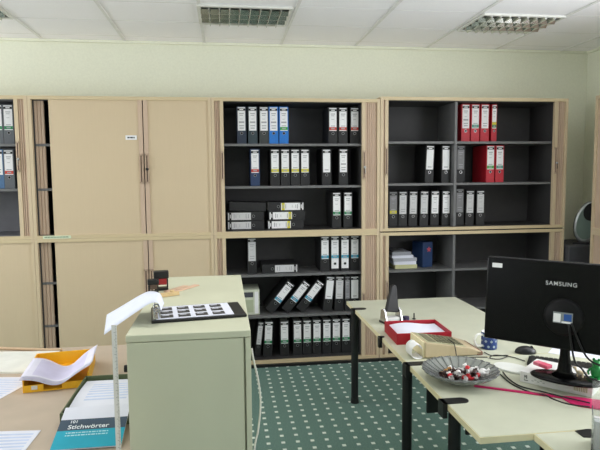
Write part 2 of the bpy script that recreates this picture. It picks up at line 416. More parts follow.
def binder_proto(key):
    cover, band, w, style = key
    t = bpy.data.objects.new('ring_binder', None); COL.objects.link(t); t.empty_display_size = .05
    h = w/2
    c = MB(); c.box(-h, h, 0, .0035, 0, BH).box(-h, -h+.003, .0035, BD, 0, BH).box(h-.003, h, .0035, BD, 0, BH)
    c.build('cover', cov[cover], t, bevel=.0012)
    MB().box(-h+.007, h-.007, .03, BD-.012, .004, BH-.012).build('paper_block', page_m, t)
    l = MB(); a = h*.80
    z = lambda k: k*BH
    y0, y1 = -.0012, .0
    l.box(-a, a, y0, y1, z(.355), z(.975), 0)
    l.box(-a, a, y0-.0004, y0, z(.885), z(.945), 1)
    l.box(-a*.5, a*.5, y0-.0006, y0-.0004, z(.903), z(.927), 0)
    if style != 'plain':
        l.box(-a*.6, a*.62, y0-.0004, y0, z(.80), z(.822), 3); l.box(-a*.5, a*.4, y0-.0004, y0, z(.755), z(.772), 3)
        l.box(-a*.4, a*.3, y0-.0004, y0, z(.66), z(.67), 3)
        l.box(-a*.62, a*.62, y0-.0004, y0, z(.475), z(.497), 3)
    if band:
        l.box(-a, a, y0-.0005, y0, z(.375), z(.455), 2)
        l.box(-a*.5, a*.5, y0-.0007, y0-.0005, z(.40), z(.43), 3)
        if style == 'two': l.box(-a, a, y0-.0005, y0, z(.455), z(.525), 4)
    else: l.box(-a*.55, a*.55, y0-.0004, y0, z(.41), z(.435), 3)
    if style == 'whitelow': l.box(-a, a, y0, y1, z(.08), z(.35), 0)
    if style == 'textmid': l.box(-a*.7, a*.7, y0-.0005, y0, z(.56), z(.60), 3)
    lm = lab_grey if style == 'greyl' else lab_dim if style == 'dim' else lab_m
    l.build('spine_label', [lm, black_m, bandm.get(band, lab_m), inkl, bandm['yellow']], t)
    r = MB(); r.T = Matrix.Translation((0, -.0016, z(.215) if style == 'whitelow' else z(.285))) @ Matrix.Rotation(PI/2, 4, 'X')
    rr = .0125 if w > .06 else .010
    prof = [(rr-.003, 0), (rr-.003, .0016), (rr, .0016), (rr, 0)]
    r.lathe(prof, 20, 0); r.lathe([(.0001, .0002), (rr-.003, .0002)], 20, 1)
    r.build('finger_ring', [ring_m, gap_m], t)
    return t
ORD = ['leftmost', 'second from left', 'third from left', 'fourth from left', 'fifth from left', 'sixth from left', 'seventh from left', 'eighth from left', 'ninth from left', 'tenth from left']
ROWS = {'a': ("middle cabinet's top shelf", S1, 'binders in the middle cabinet'), 'b': ("middle cabinet's second shelf", S2, 'binders in the middle cabinet'),
        'c': ("middle cabinet's third shelf", ZM+.031, 'binders in the middle cabinet'), 'd': ("middle cabinet's fourth shelf", .806, 'binders in the middle cabinet'),
        'e': ("middle cabinet's fifth shelf", .440, 'binders in the middle cabinet'), 'f': ("middle cabinet's lowest shelf", .054, 'binders in the middle cabinet'),
        'g': ("right cabinet's top shelf", 1.955, 'binders in the right cabinet'), 'h': ("right cabinet's second shelf", 1.585, 'binders in the right cabinet'),
        'i': ("right cabinet's third shelf", ZM+.031, 'binders in the right cabinet'),
        'j': ("left-edge cabinet's top shelf", S1, 'binders in the left-edge cabinet'), 'k': ("left-edge cabinet's second shelf", S2, 'binders in the left-edge cabinet')}
count = {}
def binder(row, u, cover='black', band=None, w=.08, tilt=0, style='std', label=None, yoff=.10, turn=0, v=None, dz=0, x=None):
    key = (cover, band, w, style)
    if key not in protos: protos[key] = o = binder_proto(key)
    else: o = dup(protos[key])
    desc, zs, grp = ROWS[row]
    a = math.radians(tilt)
    c = at(u, v if v else 225, y=D+yoff)
    if v is None:
        zmid = zs+.2; vv = 225
        for _ in range(6):
            c = at(u, vv, y=D+yoff); vv += (c.z-zmid)*FPX/5
    if x is not None: c.x = x
    if row in 'abcdef': c.x = min(c.x, 1.154)
    if row == 'i': c.x = max(c.x, 1.474)
    X = c.x - math.sin(a)*BH*.62 if tilt else c.x
    z = zs + abs(math.sin(a))*w/2 + .0008 + dz
    o.location = (X, D+yoff, z); o.rotation_euler = (0, a, math.radians(turn))
    count[row] = count.get(row, 0)
    if label is None:
        label = '%s ring binder with %s, %s on %s' % (cover, (band+'-banded label' if band else 'plain white label'), ORD[count[row]], desc)
    count[row] += 1
    if row in 'gh': o.scale = (1, 1, 1.06)
    tag(o, label, 'binder', grp)
    return o
def lying(row, u0, u1, zlow, top_left=True, cover='black', band=None, style='std', label='', yoff=.10, w=.078, rz=0, pitchx=0):
    key = (cover, band, w, style)
    if key not in protos: protos[key] = o = binder_proto(key)
    else: o = dup(protos[key])
    p0 = at(u0, 215, y=D+yoff); p1 = at(u1, 215, y=D+yoff); cx = (p0.x+p1.x)/2
    if top_left: o.location = (cx+BH/2, D+yoff, zlow+w/2+.0005); o.rotation_euler = (0, -PI/2, 0)
    else: o.location = (cx-BH/2, D+yoff, zlow+w/2+.0005); o.rotation_euler = (0, PI/2, 0)
    if pitchx: o.rotation_euler = (0, (-PI/2 if top_left else PI/2)+pitchx, 0)
    tag(o, label, 'binder', ROWS[row][2]); return o
# middle cabinet, top to bottom
for u, c, b in ((241.5,'dark navy',None),(252.6,'dark teal',None),(263.9,'dark grey',None),(273.6,'blue',None),(283.8,'blue','bright green')): binder('a', u, c, b, style='textmid')
for u in (332.9, 343, 354.7): binder('a', u, 'black', 'red')
binder('b', 255, 'navy', 'red')
for u in (275, 285.2, 295.2, 305): binder('b', u, 'black', 'yellow')
binder('b', 326.6, 'black', style='plain'); binder('b', 343.4, 'black', style='textmid')
z3 = ZM+.031
lying('c', 227, 264, z3, True, style='greyl', label="black ring binder lying at the bottom of left pile, middle cabinet's third shelf")
lying('c', 227, 264, z3+.0795, True, style='greyl', label="black ring binder lying second from bottom in left pile on third shelf")
# the top one of the left pile lies with its cover to the room
t = thing('ring_binder', "black ring binder without visible label, tilted on top of the left lying pile", 'binder', (at(247.5,205,y=D+.1).x, D+.1, z3+.1605), 0, 'binders in the middle cabinet')
t.rotation_euler = (0, math.radians(2.0), 0); t.location.z += .0055
MB().box(-.158,.158,0,.003,.0,.074).box(-.158,.158,.003,.27,.0,.003).box(-.158,.158,.003,.27,.071,.074).build('cover', cov['black'], t, bevel=.001)
MB().box(-.15,.145,.006,.25,.006,.068).build('paper_block', page_m, t)
lying('c', 268, 303, z3, True, band='yellow', label="black ring binder lying lowest in the right pile, yellow band at right, third shelf")
lying('c', 269.5, 304, z3+.0795, True, band='yellow', label="black ring binder lying in the middle of the right pile on third shelf")
lying('c', 267, 305.5, z3+.159, False, band='yellow', label="black ring binder topmost of the right lying pile, yellow band at its left")
count['c'] = 0
for u, q in ((336.7,'left'), (348,'right')): binder('c', u, 'black', 'green', label="black upright ring binder with green-banded label, %s one of two on middle cabinet's third shelf" % q)
binder('d', 252, 'black', style='greyl', label="black ring binder with grey label standing alone above the filing cabinet's far end")
lying('d', 261, 298, .806, False, style='greyl', label="black ring binder lying flat on middle cabinet's fourth shelf")
for u, s, q in ((325,'std','leftmost'), (335,'whitelow','white-spined second'), (345,'whitelow','white-spined third'), (354.9,'std','rightmost')):
    binder('d', u, 'black', 'blue', style=s, label="black ring binder with blue-banded label, %s of four upright on fourth shelf" % q)
binder('e', 283, 'black', 'blue', tilt=39, v=295, label="black ring binder leaning far right, leftmost of three leaning on fifth shelf")
binder('e', 299, 'black', 'blue', tilt=39, v=294, label="black ring binder leaning far right, middle of three leaning on fifth shelf")
binder('e', 313, 'black', 'blue', tilt=38, v=293, label="black ring binder leaning far right, rightmost of three leaning on fifth shelf")
binder('e', 329.5, 'black', tilt=6, v=290, style='plain', label="black ring binder with bright white label, leaning slightly, right of the three steeply leaning")
binder('e', 339.5, 'black', style='greyl', tilt=1.5, v=290, label="black ring binder with pale grey label, third from right on fifth shelf")
binder('e', 347.5, 'black', w=.05, style='dim', label="narrow black ring binder with dark grey label, second from right on fifth shelf")
binder('e', 355.5, 'black', style='plain', label="black ring binder with white label, at right end of middle cabinet's fifth shelf")
binder('f', 259.6, 'black', w=.05, tilt=7, v=335, style='greyl', label="narrow black ring binder leaning on the left end of the lowest shelf")
binder('f', 268.5, 'black', 'green', tilt=3, v=335, label="black ring binder with green band, leaning slightly, second from left on lowest shelf")
count['f'] = 2
for u in (284.5, 297.5, 307.2, 317, 326.9, 336.4, 346): binder('f', u, 'black', 'green')
binder('f', 355.4, 'black', 'green', label="black ring binder at right end of lowest shelf, half behind the desk leg")
# right cabinet
for u, b, w, s in ((465.8,None,.08,'textmid'),(475.4,'teal',.08,'std'),(485,None,.08,'std'),(494.3,'green',.05,'two')):
    binder('g', u, 'red', b, w=w, style=s, label={465.8:"red ring binder with text label, leftmost of four on right cabinet's top shelf", 475.4:"red ring binder with teal band, second of four on right cabinet's top shelf", 485:"red ring binder with white label, third of four on right cabinet's top shelf", 494.3:"narrow red ring binder with yellow and green bands on right cabinet's top shelf"}[u])
binder('h', 429.8, 'black', style='plain', tilt=2, v=170, label="black ring binder leaning slightly, left of two in the right cabinet's second-shelf left half")
binder('h', 446, 'black', style='plain', label="black ring binder left of the divider on right cabinet's second shelf")
binder('h', 460.8, 'black', style='dim', label="black ring binder with label greyed for shade just right of the divider on second shelf")  # shade beside the divider is put into this label's grey
binder('h', 490.5, 'red', 'bright green', label="red ring binder with green band, left one of two on right cabinet's second shelf")
binder('h', 499.8, 'red', 'teal', label="red ring binder with teal band, right one of two on right cabinet's second shelf")
for u, b, s, ti, q in ((393.3,'yellow','dim',0,'leftmost, with yellow band'), (403,None,'greyl',.5,'second from left'), (413.3,None,'greyl',1,'third from left'), (424.3,None,'greyl',1,'fourth from left'), (435,None,'std',1,'fifth from left')):
    binder('i', u, 'black', b, style=s, tilt=ti, v=207, label="black ring binder, %s in left half of right cabinet's third shelf" % q)
binder('i', 446.2, 'black', style='std', label="black ring binder with bright label, left of the divider on right cabinet's third shelf")
binder('i', 459.8, 'black', style='dim', label="black ring binder partly hidden right of the divider on right cabinet's third shelf")
binder('i', 470, 'black', style='greyl', tilt=.8, v=207, label="black ring binder, middle of three right of the divider on third shelf")
binder('i', 480.5, 'black', style='greyl', label="black ring binder, rightmost of three right of the divider on third shelf")
# left-edge cabinet
binder('j', 8.2, 'grey', 'green', label="grey ring binder with green-banded label on the left-edge cabinet's top shelf")
binder('j', -2.6, 'grey', 'green', label="grey ring binder cut by the photo's left edge, top shelf")
binder('k', 8.8, 'grey', 'red', label="grey ring binder with red-banded label on the left-edge cabinet's second shelf")
binder('k', -1.8, 'steel blue', None, label="blue-grey ring binder cut by the photo's left edge, second shelf")

# other things in the cabinets
def pack_on(row_z, u0, u1, yf, dp, hgt):
    a = at(u0, 300, y=yf).x; b = at(u1, 300, y=yf).x
    t = thing('paper_pack', 'pale printed paper packs on fifth shelf, behind the grey-green filing cabinet', 'paper pack', ((a+b)/2, yf, row_z+.0005))
    w = b-a; c = MB(); c.box(-w/2, w/2, 0, dp, 0, hgt)
    c.build('wrapper', mat('pack_wrap', (196,200,180), .6, noise=25, amt=.12), t, bevel=.004)
    m = MB(); m.box(-w/2+.012, w*.18, -.0015, 0, hgt*.70, hgt*.9, 0); m.box(-w/2+.012, w*.18, -.0015, 0, hgt*.1, hgt*.6, 1); m.box(w*.25, w*.44, -.0015, 0, hgt*.05, hgt*.92, 2)
    m.build('print', [ink_m, mat('pack_print', (170,178,150), .6), lab_m], t)
pack_on(.440, 240, 259.5, D+.10, .26, .225)
# paper stack and blue box in the lower right cabinet
t = thing('paper_stack', 'untidy stack of white and yellowish papers in the dark lower right cabinet', 'paper stack', (at(404,270,y=D+.12).x, D+.12, .8065))
z = 0
cols = [mat('stack_yellow', (196,196,150), .8), paper_m, mat('stack_grey', (172,174,182), .8), paper_m, mat('stack_grey2', (150,152,160), .8), mat('stack_dark', (90,90,94), .8)]
for k, (th, w, dx, rz_) in enumerate(((.035,.21,.02,.04),(.03,.21,.01,-.03),(.03,.225,.01,.04),(.025,.20,-.012,-.03),(.03,.18,-.022,.04),(.012,.1,-.05,.1))):
    MB().box(-w/2, w/2, 0, .24, 0, th).build('sheaf', cols[k], t, (dx, (.004 if k%2 else 0), z+.0003), rot=(0,0,rz_)); z += th+.0006
bx = at(428, 262, y=D+.15)
t = thing('document_box', 'dark blue box with a small red emblem beside the paper stack', 'box', (bx.x, D+.16, .8065), math.radians(18))
MB().box(-.055, .055, 0, .16, 0, .235).build('box_body', mat('navy_card', (26,52,92), .5), t, bevel=.003)
e = MB(); e.T = Matrix.Translation((.008, -.0012, .165)) @ Matrix.Rotation(PI/2, 4, 'X')
for k in range(5):
    e.T = Matrix.Translation((.012, -.0012, .165)) @ Matrix.Rotation(PI/2, 4, 'X') @ Matrix.Rotation(2*PI*k/5, 4, 'Z')
    e.prism([(-.006,0),(.006,0),(.004,.024),(-.004,.024)], 0, .001)
e.build('emblem', mat('emblem_red', (200,80,90), .5), t)

# ------------------------------------------------------------------ filing cabinet (front left)
FX0, FX1, FY0, FY1, FZ = -.327, .080, 1.846, 2.91, 1.15
t = thing('filing_cabinet', 'tall grey-green steel filing cabinet with an open ring binder on top', 'cabinet', (FX0, FY0, 0))
W, L = FX1-FX0, FY1-FY0
MB().box(0, W, .022, L, .03, FZ-.024).build('carcass', fcab_m, t)
MB().box(0, W, 0, L, FZ-.024, FZ).build('top', fcab_m, t, bevel=.003)
MB().box(.002, W-.024, .002, .021, .05, FZ-.026).build('front_panel', fcab_m, t, bevel=.002)
MB().box(W-.018, W, 0, .021, .03, FZ-.026).build('side_post', fcab_m, t, bevel=.001)
MB().box(.03, W-.03, .05, L-.03, 0, .03).build('plinth', black_m, t)
lk = MB(); lk.T = Matrix.Translation((0, .03, 1.03)) @ Matrix.Rotation(-PI/2, 4, 'Y'); lk.lathe([(.012,0),(.012,.012),(.0001,.012)], 16); lk.build('lock', black_m, t)
cb = MB().tube([(FX1+.006,1.93,1.06),(FX1+.012,1.935,1.02),(FX1+.030,1.95,.93),(FX1+.036,1.95,.85),(FX1+.026,1.94,.76),(FX1+.008,1.92,.66),(FX1+.006,1.92,.30),(FX1+.02,1.98,.006),(FX1+.03,2.2,.006)], .0035).build('cable', mat('cable_white', (205,205,195), .5), smooth=True)
tag(cb, 'thin white cable hanging in a loop down the filing cabinet\'s right side', 'cable')

# open ring binder with pocket page
zt = FZ+.0005
b1, b2 = at(153,324,z=FZ), at(247,317,z=FZ)
b3, b4 = at(236,304,z=FZ), at(158,310,z=FZ)
ex = Vector((b2.x-b1.x, b2.y-b1.y, 0)); wl_ = ex.length; ang = math.atan2(ex.y, ex.x)
dl = .215
t = thing('open_ring_binder', 'open black ring binder with a page of dark photo pockets on the filing cabinet', 'binder', (b1.x, b1.y, zt), ang)
MB().box(-.005, wl_, 0, dl, 0, .010).build('cover', black_m, t, bevel=.003)
s = MB(); s.box(.012, wl_-.045, .012, dl-.012, .0101, .0115, 0)
for i in range(4):
    for j in range(3):
        x = .028+i*.062; y = .026+j*.058
        s.box(x, x+.044, y, y+.044, .0116, .0121, 1); s.box(x+.006, x+.03, y+.030, y+.036, .0121, .0124, 0)
s.build('pocket_page', [paper_m, mat('card_dark', (58,58,60), .5, noise=60, amt=.3)], t)
r = MB()
r.box(.0, .018, .015, dl-.015, .0101, .016)
for y in (.03, .075, .14, .185):
    pts = [(.004+.022*(1-math.cos(k*PI/6))*.5, y, .014+.024*math.sin(k*PI/6)) for k in range(7)]
    r.tube(pts, .0026, 8)
r.build('ring_mechanism', chrome, t, smooth=False)
# turned-over page hanging out to the left
ya, yb = 1.955, 2.165
near = [at(u, v, y=ya) for u, v in ((161,311),(158,303),(150,303.5),(140,309.5),(126,319),(104,334.7))]
far = [at(u, v, y=yb) for u, v in ((164,303),(160,293.5),(150,291.2),(140,295),(124,304.5),(106.7,314.7))]
def crv(P, t):
    n = len(P)-1; i = min(int(t*n), n-1); k = t*n-i
    p0 = P[max(i-1,0)]; p1 = P[i]; p2 = P[i+1]; p3 = P[min(i+2,n)]
    return .5*((2*p1)+(p2-p0)*k+(2*p0-5*p1+4*p2-p3)*k*k+(3*p1-p0-3*p2+p3)*k**3)
pg = MB().sheet(lambda u, v: crv(near, u)*(1-v)+crv(far, u)*v, 30, 4, .0008)
pg.build('turned_page', mat('turned_page_paper', (222,226,240), .7, noise=8, amt=.03), smooth=True)
tp = bpy.data.objects['turned_page']; tag(tp, 'white page turned out of the ring binder, curving past the filing cabinet\'s left edge', 'paper sheet')
# stamps, block, slats
def stamp(label, u, v, w, h, accent):
    p = at(u, v, z=FZ)
    t = thing('self_inking_stamp', label, 'stamp', (p.x, p.y, zt), .15, 'stamps on the filing cabinet')
    b = MB(); b.box(-w/2, w/2, -w*.35, w*.35, 0, h*.14).box(-w/2, -w/2+.006, -w*.3, w*.3, h*.14, h*.6).box(w/2-.006, w/2, -w*.3, w*.3, h*.14, h*.6)
    b.build('base_frame', black_m, t, bevel=.002)
    b = MB(); b.box(-w/2+.007, w/2-.007, -w*.32, w*.32, h*.3, h*.62); b.build('ink_housing', accent, t, bevel=.002)
    b = MB(); b.box(-w/2-.003, w/2+.003, -w*.36, w*.36, h*.62, h); b.build('handle_cap', black_m, t, bevel=.004)
stamp('larger black self-inking stamp with red housing on the filing cabinet\'s far left', 161.5, 290, .060, .088, mat('stamp_red', (160,40,42), .5))
stamp('smaller black self-inking stamp in front of the larger one', 153.5, 293, .044, .062, mat('stamp_grey', (88,70,58), .5))
a, b = at(160, 298, z=FZ), at(181, 295, z=FZ)
woodm = mat('pale_wood', (208,180,132), .6, noise=10, amt=.1, stretch=(1,8,8))
t = thing('wooden_stamp', 'small pale wooden hand stamp lying behind the ring binder', 'stamp', (a.x, a.y, zt), math.atan2(b.y-a.y, b.x-a.x))
MB().box(0, .09, 0, .022, 0, .016).build('block', woodm, t, bevel=.002)
k = MB(); k.T = Matrix.Translation((.06, .011, .008)); k.lathe([(.0001,.016),(.010,.016),(.008,.009),(.006,.0082)], 14); k.build('grip', woodm, t, smooth=True)
for (u0, v0, u1, v1, lab, zz) in ((172,293,197,285.5,'thin pinkish wooden strip slanting away on the filing cabinet, beside the stamps',0), (166,292.5,186,286.5,'short wooden strip lying left of the longer slanting strip',0)):
    a, b = at(u0, v0, z=FZ), at(u1, v1, z=FZ); d = b-a
    t = MB().box(0, d.length, -.014, .014, 0, .005).build('wooden_strip', mat('pink_wood', (206,172,146), .6, noise=10, amt=.08), None, (a.x, a.y, zt+zz), bevel=.001, rot=(0,0,math.atan2(d.y, d.x)))
    tag(t, lab, 'strip')

# ------------------------------------------------------------------ left desk and its things
LX1 = -.332
t = thing('desk', 'beige desk at the left edge carrying letter trays and papers', 'desk', (-1.3, 1.2, 0), 0, 'office desks')
lo = (-1.3, 1.2)
MB().box(-1.0, LX1-lo[0], 0, 2.0, .695, .72).build('desktop', [ldesk_m], t, bevel=.002)
for x in (-.95, LX1-lo[0]-.05):
    for y in (.06, 1.93): MB().cyl(x, y, 0, .695, .026).build('leg', black_m, t)
MB().box(-.95, LX1-lo[0]-.05, 1.90, 1.915, .3, .69).build('back_panel', ldesk_m, t)
ZD = .7205
def flat_sheet(name, pts, z, mats, label, cat, prt=None, th=.0012):
    """a sheet of paper from four corners: near-left, near-right, far-right, far-left"""
    P = [Vector((p[0], p[1], z)) for p in pts]
    def fn(u, v): return (P[0]*(1-u)+P[1]*u)*(1-v)+(P[3]*(1-u)+P[2]*u)*v + Vector((0,0,th))
    o = MB().sheet(fn, 12, 24, th, 0, prt).build(name, mats)
    return tag(o, label, cat)
def lines(u, v): return 1 if (.12 < u < .88 and .1 < v < .9 and int(v*24) % 2) else 0
A = lambda u, v, z=ZD: at(u, v, z=z)
flat_sheet('cardboard_folder', [A(-22,374), A(37,373.5), A(60,352.5), A(-5,353.5)], ZD, [mat('folder_white', (228,228,220), .7)], 'white cardboard folder lying along the left desk\'s far edge', 'folder', th=.010)
flat_sheet('paper_sheet', [A(-45,400), A(0,399), A(41,377), A(-8,377.5)], ZD, [paper_m, print_m], 'white sheet with pale blue print, just in front of the white folder', 'paper sheet', lines)
flat_sheet('paper_sheet', [A(-40,475), A(10,470), A(41,430.5), A(-16,432)], ZD, [paper_m, print_m], 'white sheet at the lower left corner, nearest on the beige desk', 'paper sheet', lines)
a, b = A(-8, 349.5), A(62, 351)
st = MB().tube([(a.x, a.y, ZD+.0085),(b.x-.05, b.y+.0, ZD+.0085),(b.x, b.y, ZD+.0085)], .008, 10).build('wooden_stick', mat('stick_tan', (196,168,136), .6), smooth=True)
tag(st, 'tan stick lying along the far edge of the left desk', 'stick')

def tray(name_label, origin, rz, w, d, h, m, cut=None, th=.006, lip=None, clip=False):
    t = thing('letter_tray', name_label, 'letter tray', origin, rz, 'plastic letter trays')
    b = MB(); b.box(0, w, 0, d, 0, th).box(0, th, 0, d, th, h).box(w-th, w, 0, d, th, h).box(th, w-th, d-th, d, th, h)
    if cut: b.box(th, cut[0], 0, th, th, h*cut[2]).box(cut[1], w-th, 0, th, th, h*cut[2])
    else: b.box(th, w-th, 0, th, th, h)
    b.build('tray_body', m, t, bevel=.0015)
    return t
yel = mat('tray_yellow', (250,190,36), .45)
ty = tray('yellow letter tray overflowing with papers on the left desk', (-.893, 2.53, ZD), .14, .275, .36, .068, yel, (.085, .16, .48))
MB().box(.035, .06, -.0012, 0, .012, .030).build('sticker', lab_m, ty)
def sag(k):
    def fn(u, v):
        x = -.010+.295*u; y = -.022+.30*v
        z = .070+.008*k + .16*max(0, u-.6)**1.5 - .050*math.exp(-((u-.50)/.24)**2)*(.75+.35*v) - .012*v
        return (x+.006*k*(1 if k % 2 else -1), y+.004*k, z)
    return fn
for k in range(4):
    o = MB().sheet(sag(k*.5), 22, 12, .0025, 0, lines if k == 3 else None).build('paper_sheaf', [mat('stack_white', (222,220,236), .8), mat('stack_print', (204,200,226), .8)], None, tuple(ty.location), smooth=True, rot=(0,0,.14))
    tag(o, ['lowest sheaf of curled white papers in the yellow tray', 'second sheaf from below of curled papers in the yellow tray', 'sheaf of curled papers under the topmost in the yellow tray', 'topmost curled sheaf of papers with faint print in the yellow tray'][k], 'papers', 'papers in the yellow tray')
olive = mat('tray_olive', (90,102,72), .5)
GX, GY = -.630, 2.142
tg = tray('dark olive green letter tray with papers, under the turquoise booklet', (GX, GY, ZD), 0.0, .275, .405, .058, olive)
cl = MB().box(.008, .03, .012, .03, .04, .062).build('bracket', black_m, tg)
def gp(u, v): return (GX+.012+.25*u, GY+.012+.37*v, ZD+.040+.010*math.sin(v*3))
o = MB().sheet(gp, 12, 26, .03, 0, lambda u, v: 1 if (.2 < u < .85 and .35 < v < .9 and int(v*26) % 2) else 0).build('paper_stack', [paper_m, print_m], smooth=False)
tag(o, 'stack of white letters lying in the olive green tray', 'paper stack')
# booklet leaning on the tray's front
bx0, bx1 = -.612, -.374
y1, zz1, y0, zz0 = 2.165, ZD+.0665, 1.955, ZD+.0045
tl = math.atan2(zz1-zz0, y1-y0)
t = thing('booklet', 'turquoise, slate and white booklet with German title, leaning on the olive tray', 'book', (bx0, y0, zz0)); t.rotation_euler = (tl, 0, 0)
w = bx1-bx0; Lb = math.hypot(y1-y0, zz1-zz0)
MB().box(0, w, 0, Lb, 0, .004).build('pages', paper_m, t)
teal = mat('cover_teal', (30,165,190), .45); slate = mat('cover_slate', (62,80,98), .45)
c = MB(); c.box(0, w, 0, Lb*.415, .0042, .0052, 0).box(0, w, Lb*.415, Lb*.68, .0042, .0052, 1).box(0, w, Lb*.68, Lb, .0042, .0052, 2)
cv = c.build('cover', [teal, slate, paper_m], t)
wht = mat('print_white', (240,244,246), .6)
text_obj('title_number', '101', .020, wht, cv, Matrix.Translation((.050, Lb*.618, .0056)), bold=.0002)
text_obj('title_word', 'Stichwörter', .030, wht, cv, Matrix.Translation((.106, Lb*.49, .0056)), bold=.0002)
s = MB()
for j, n in ((0, 13), (1, 13)):
    x = .034
    for k in range(n):
        ww = .005+.004*((k*7+j*3) % 3); s.box(x, x+ww, Lb*(.345-.06*j), Lb*(.345-.06*j)+.005, .0053, .0056); x += ww+.0028
s.build('subtitle', mat('print_pale', (190,226,232), .6), cv)
# upright ruler
rx, ry = -.374, 1.905
t = MB(); t.box(-.008, .009, 0, .0022, 0, .452, 0)
for k in range(1, 90):
    t.box(.003 if k % 5 else -.001, .008, -.0004, 0, .005*k, .005*k+.0009, 1)
o = t.build('ruler', [mat('ruler_white', (228,228,226), .5), ink_m], None, (rx, ry, ZD))
tag(o, 'white ruler with tick marks standing upright beside the filing cabinet', 'ruler')

# ------------------------------------------------------------------ right desks
def slab_edge(mb, x0, x1, y0, y1, z0, z1):
    """desk top: laminate on top, lighter edge all round"""
    mb.box(x0, x1, y0, y1, z0, z1-.0015, 1); mb.box(x0+.003, x1-.003, y0+.003, y1-.003, z1-.0015, z1, 0)
def desk(label, x0, x1, y0, y1, legs, clips=(), panels=()):
    t = thing('desk', label, 'desk', (x0, y0, 0), 0, 'office desks')
    m = MB(); slab_edge(m, 0, x1-x0, 0, y1-y0, .694, .72); m.build('desktop', [desk_m, desk_e], t)
    for i, (x, y) in enumerate(legs):
        l = MB(); l.cyl(x-x0, y-y0, .035, .694, .026).cyl(x-x0, y-y0, .0, .035, .031, r2=.028)
        lg = l.build('leg', black_m, t, smooth=False)
    for (x, y, w, d) in clips:
        c = MB(); pts = []
        n = 8
        pts = [(x-.016-x0, y-d/2-y0), (x+w-d/2-x0, y-d/2-y0)] + [(x+w-d/2-x0+d/2*math.sin(PI*k/n), y-y0-d/2*math.cos(PI*k/n)) for k in range(1, n)] + [(x+w-d/2-x0, y+d/2-y0), (x-.016-x0, y+d/2-y0)]
        c.prism(pts, .7201, .7235); c.box(x-.020-x0, x-.001-x0, y-d/2-y0, y+d/2-y0, .66, .7235)
        c.build('leg_bracket', black_m, t)
    for (a, b, c_, d_, e, f) in panels:
        MB().box(a-x0, b-x0, c_-y0, d_-y0, e, f).build('hanging_panel', black_m, t, bevel=.01)
    return t
DX = .898
desk('pale desk nearest the cabinets carrying a red tray and hole punch', DX, 1.757, 2.684, 4.06, [(.923,3.895),(.928,2.735),(1.72,3.95),(1.72,2.75)], [(DX,3.80,.085,.05),(DX,3.11,.016,.03)])
desk('pale desk carrying the monitor and glass dish', DX, 2.55, 1.838, 2.681, [(.932,2.14),(2.5,1.9),(2.5,2.6)], [(DX,2.63,.10,.05),(DX,2.16,.10,.055)], [(.985,2.3,2.60,2.615,.47,.694),(1.0,2.4,2.18,2.195,.555,.694)])
desk('pale desk at the lower right corner, nearest to the camera', 1.104, 2.55, .95, 1.835, [(1.2,1.05),(2.5,1.05),(2.5,1.75),(1.5,1.60)], [])
MB().prism([(0,0),(.05,-.012),(.085,0),(.10,.028),(.085,.05),(.05,.056),(0,.05)], 0, .003).build('leg_bracket', black_m, bpy.data.objects['desk.003'], (1.262-1.104, 1.80-.95-.02, .7202))
DT = .7203
# hole punch with raised lever
p = at(392, 324, z=.72)
t = thing('hole_punch', 'black and silver hole punch with raised lever behind the red tray', 'hole punch', (p.x+.004, p.y+.03, DT), .25)
MB().box(-.062, .062, -.05, .05, 0, .014).build('base', black_m, t, bevel=.004)
for q in (-1, 1):
    s = MB(); s.prism([(-.045,.014),(.04,.014),(.028,.085),(-.005,.098),(-.022,.08)], q*.055-.006, q*.055+.006, 0, 'x')
    s.build('side_arm', chrome, t, bevel=.002)
lv = MB(); lv.prism([(-.046,0),(.046,0),(.040,.06),(.026,.15),(.016,.172),(-.002,.176),(-.016,.165),(-.034,.07)], -.014, .014, 0, 'y')
lv.build('lever', black_m, t, (0, .0, .07), bevel=.006, rot=(math.radians(-8), math.radians(9), 0))
MB().box(-.045, .045, -.03, .03, .0142, .04).build('die_block', mat('punch_white', (215,215,212), .4), t, bevel=.003)
p = at(407, 321, z=.72)
t = MB().cyl(0, 0, 0, .025, .021, 18).build('ink_pot', mat('purple_dark', (56,48,80), .4), None, (p.x, p.y+.02, DT)); tag(t, 'small dark violet pot behind the red tray', 'pot')
p = at(415, 320, z=.72)
t = MB().cyl(0, 0, 0, .04, .0045, 12).cyl(0, 0, .0, .006, .011, 12).build('pin', black_m, None, (p.x, p.y+.02, DT)); tag(t, 'tiny black upright pin behind the red tray', 'pin')
# red tray
red_m = mat('tray_red', (160,20,38), .5)
tr = tray('red letter tray with white papers on the desk nearest the cabinets', (.937, 2.945, DT), math.radians(-2), .315, .275, .064, red_m, th=.005)
e1 = Vector((math.cos(math.radians(-2)), math.sin(math.radians(-2)), 0)); e2 = Vector((-e1.y, e1.x, 0)); o0 = Vector((.937, 2.945, DT))
o = MB().sheet(lambda u, v: o0+e1*(.008+.297*u)+e2*(.010+.25*v)+Vector((0,0,.040+.012*u+.01*math.sin(u*5))), 16, 6, .025).build('paper_stack', paper_m)
tag(o, 'white papers lying in the red letter tray', 'paper stack')
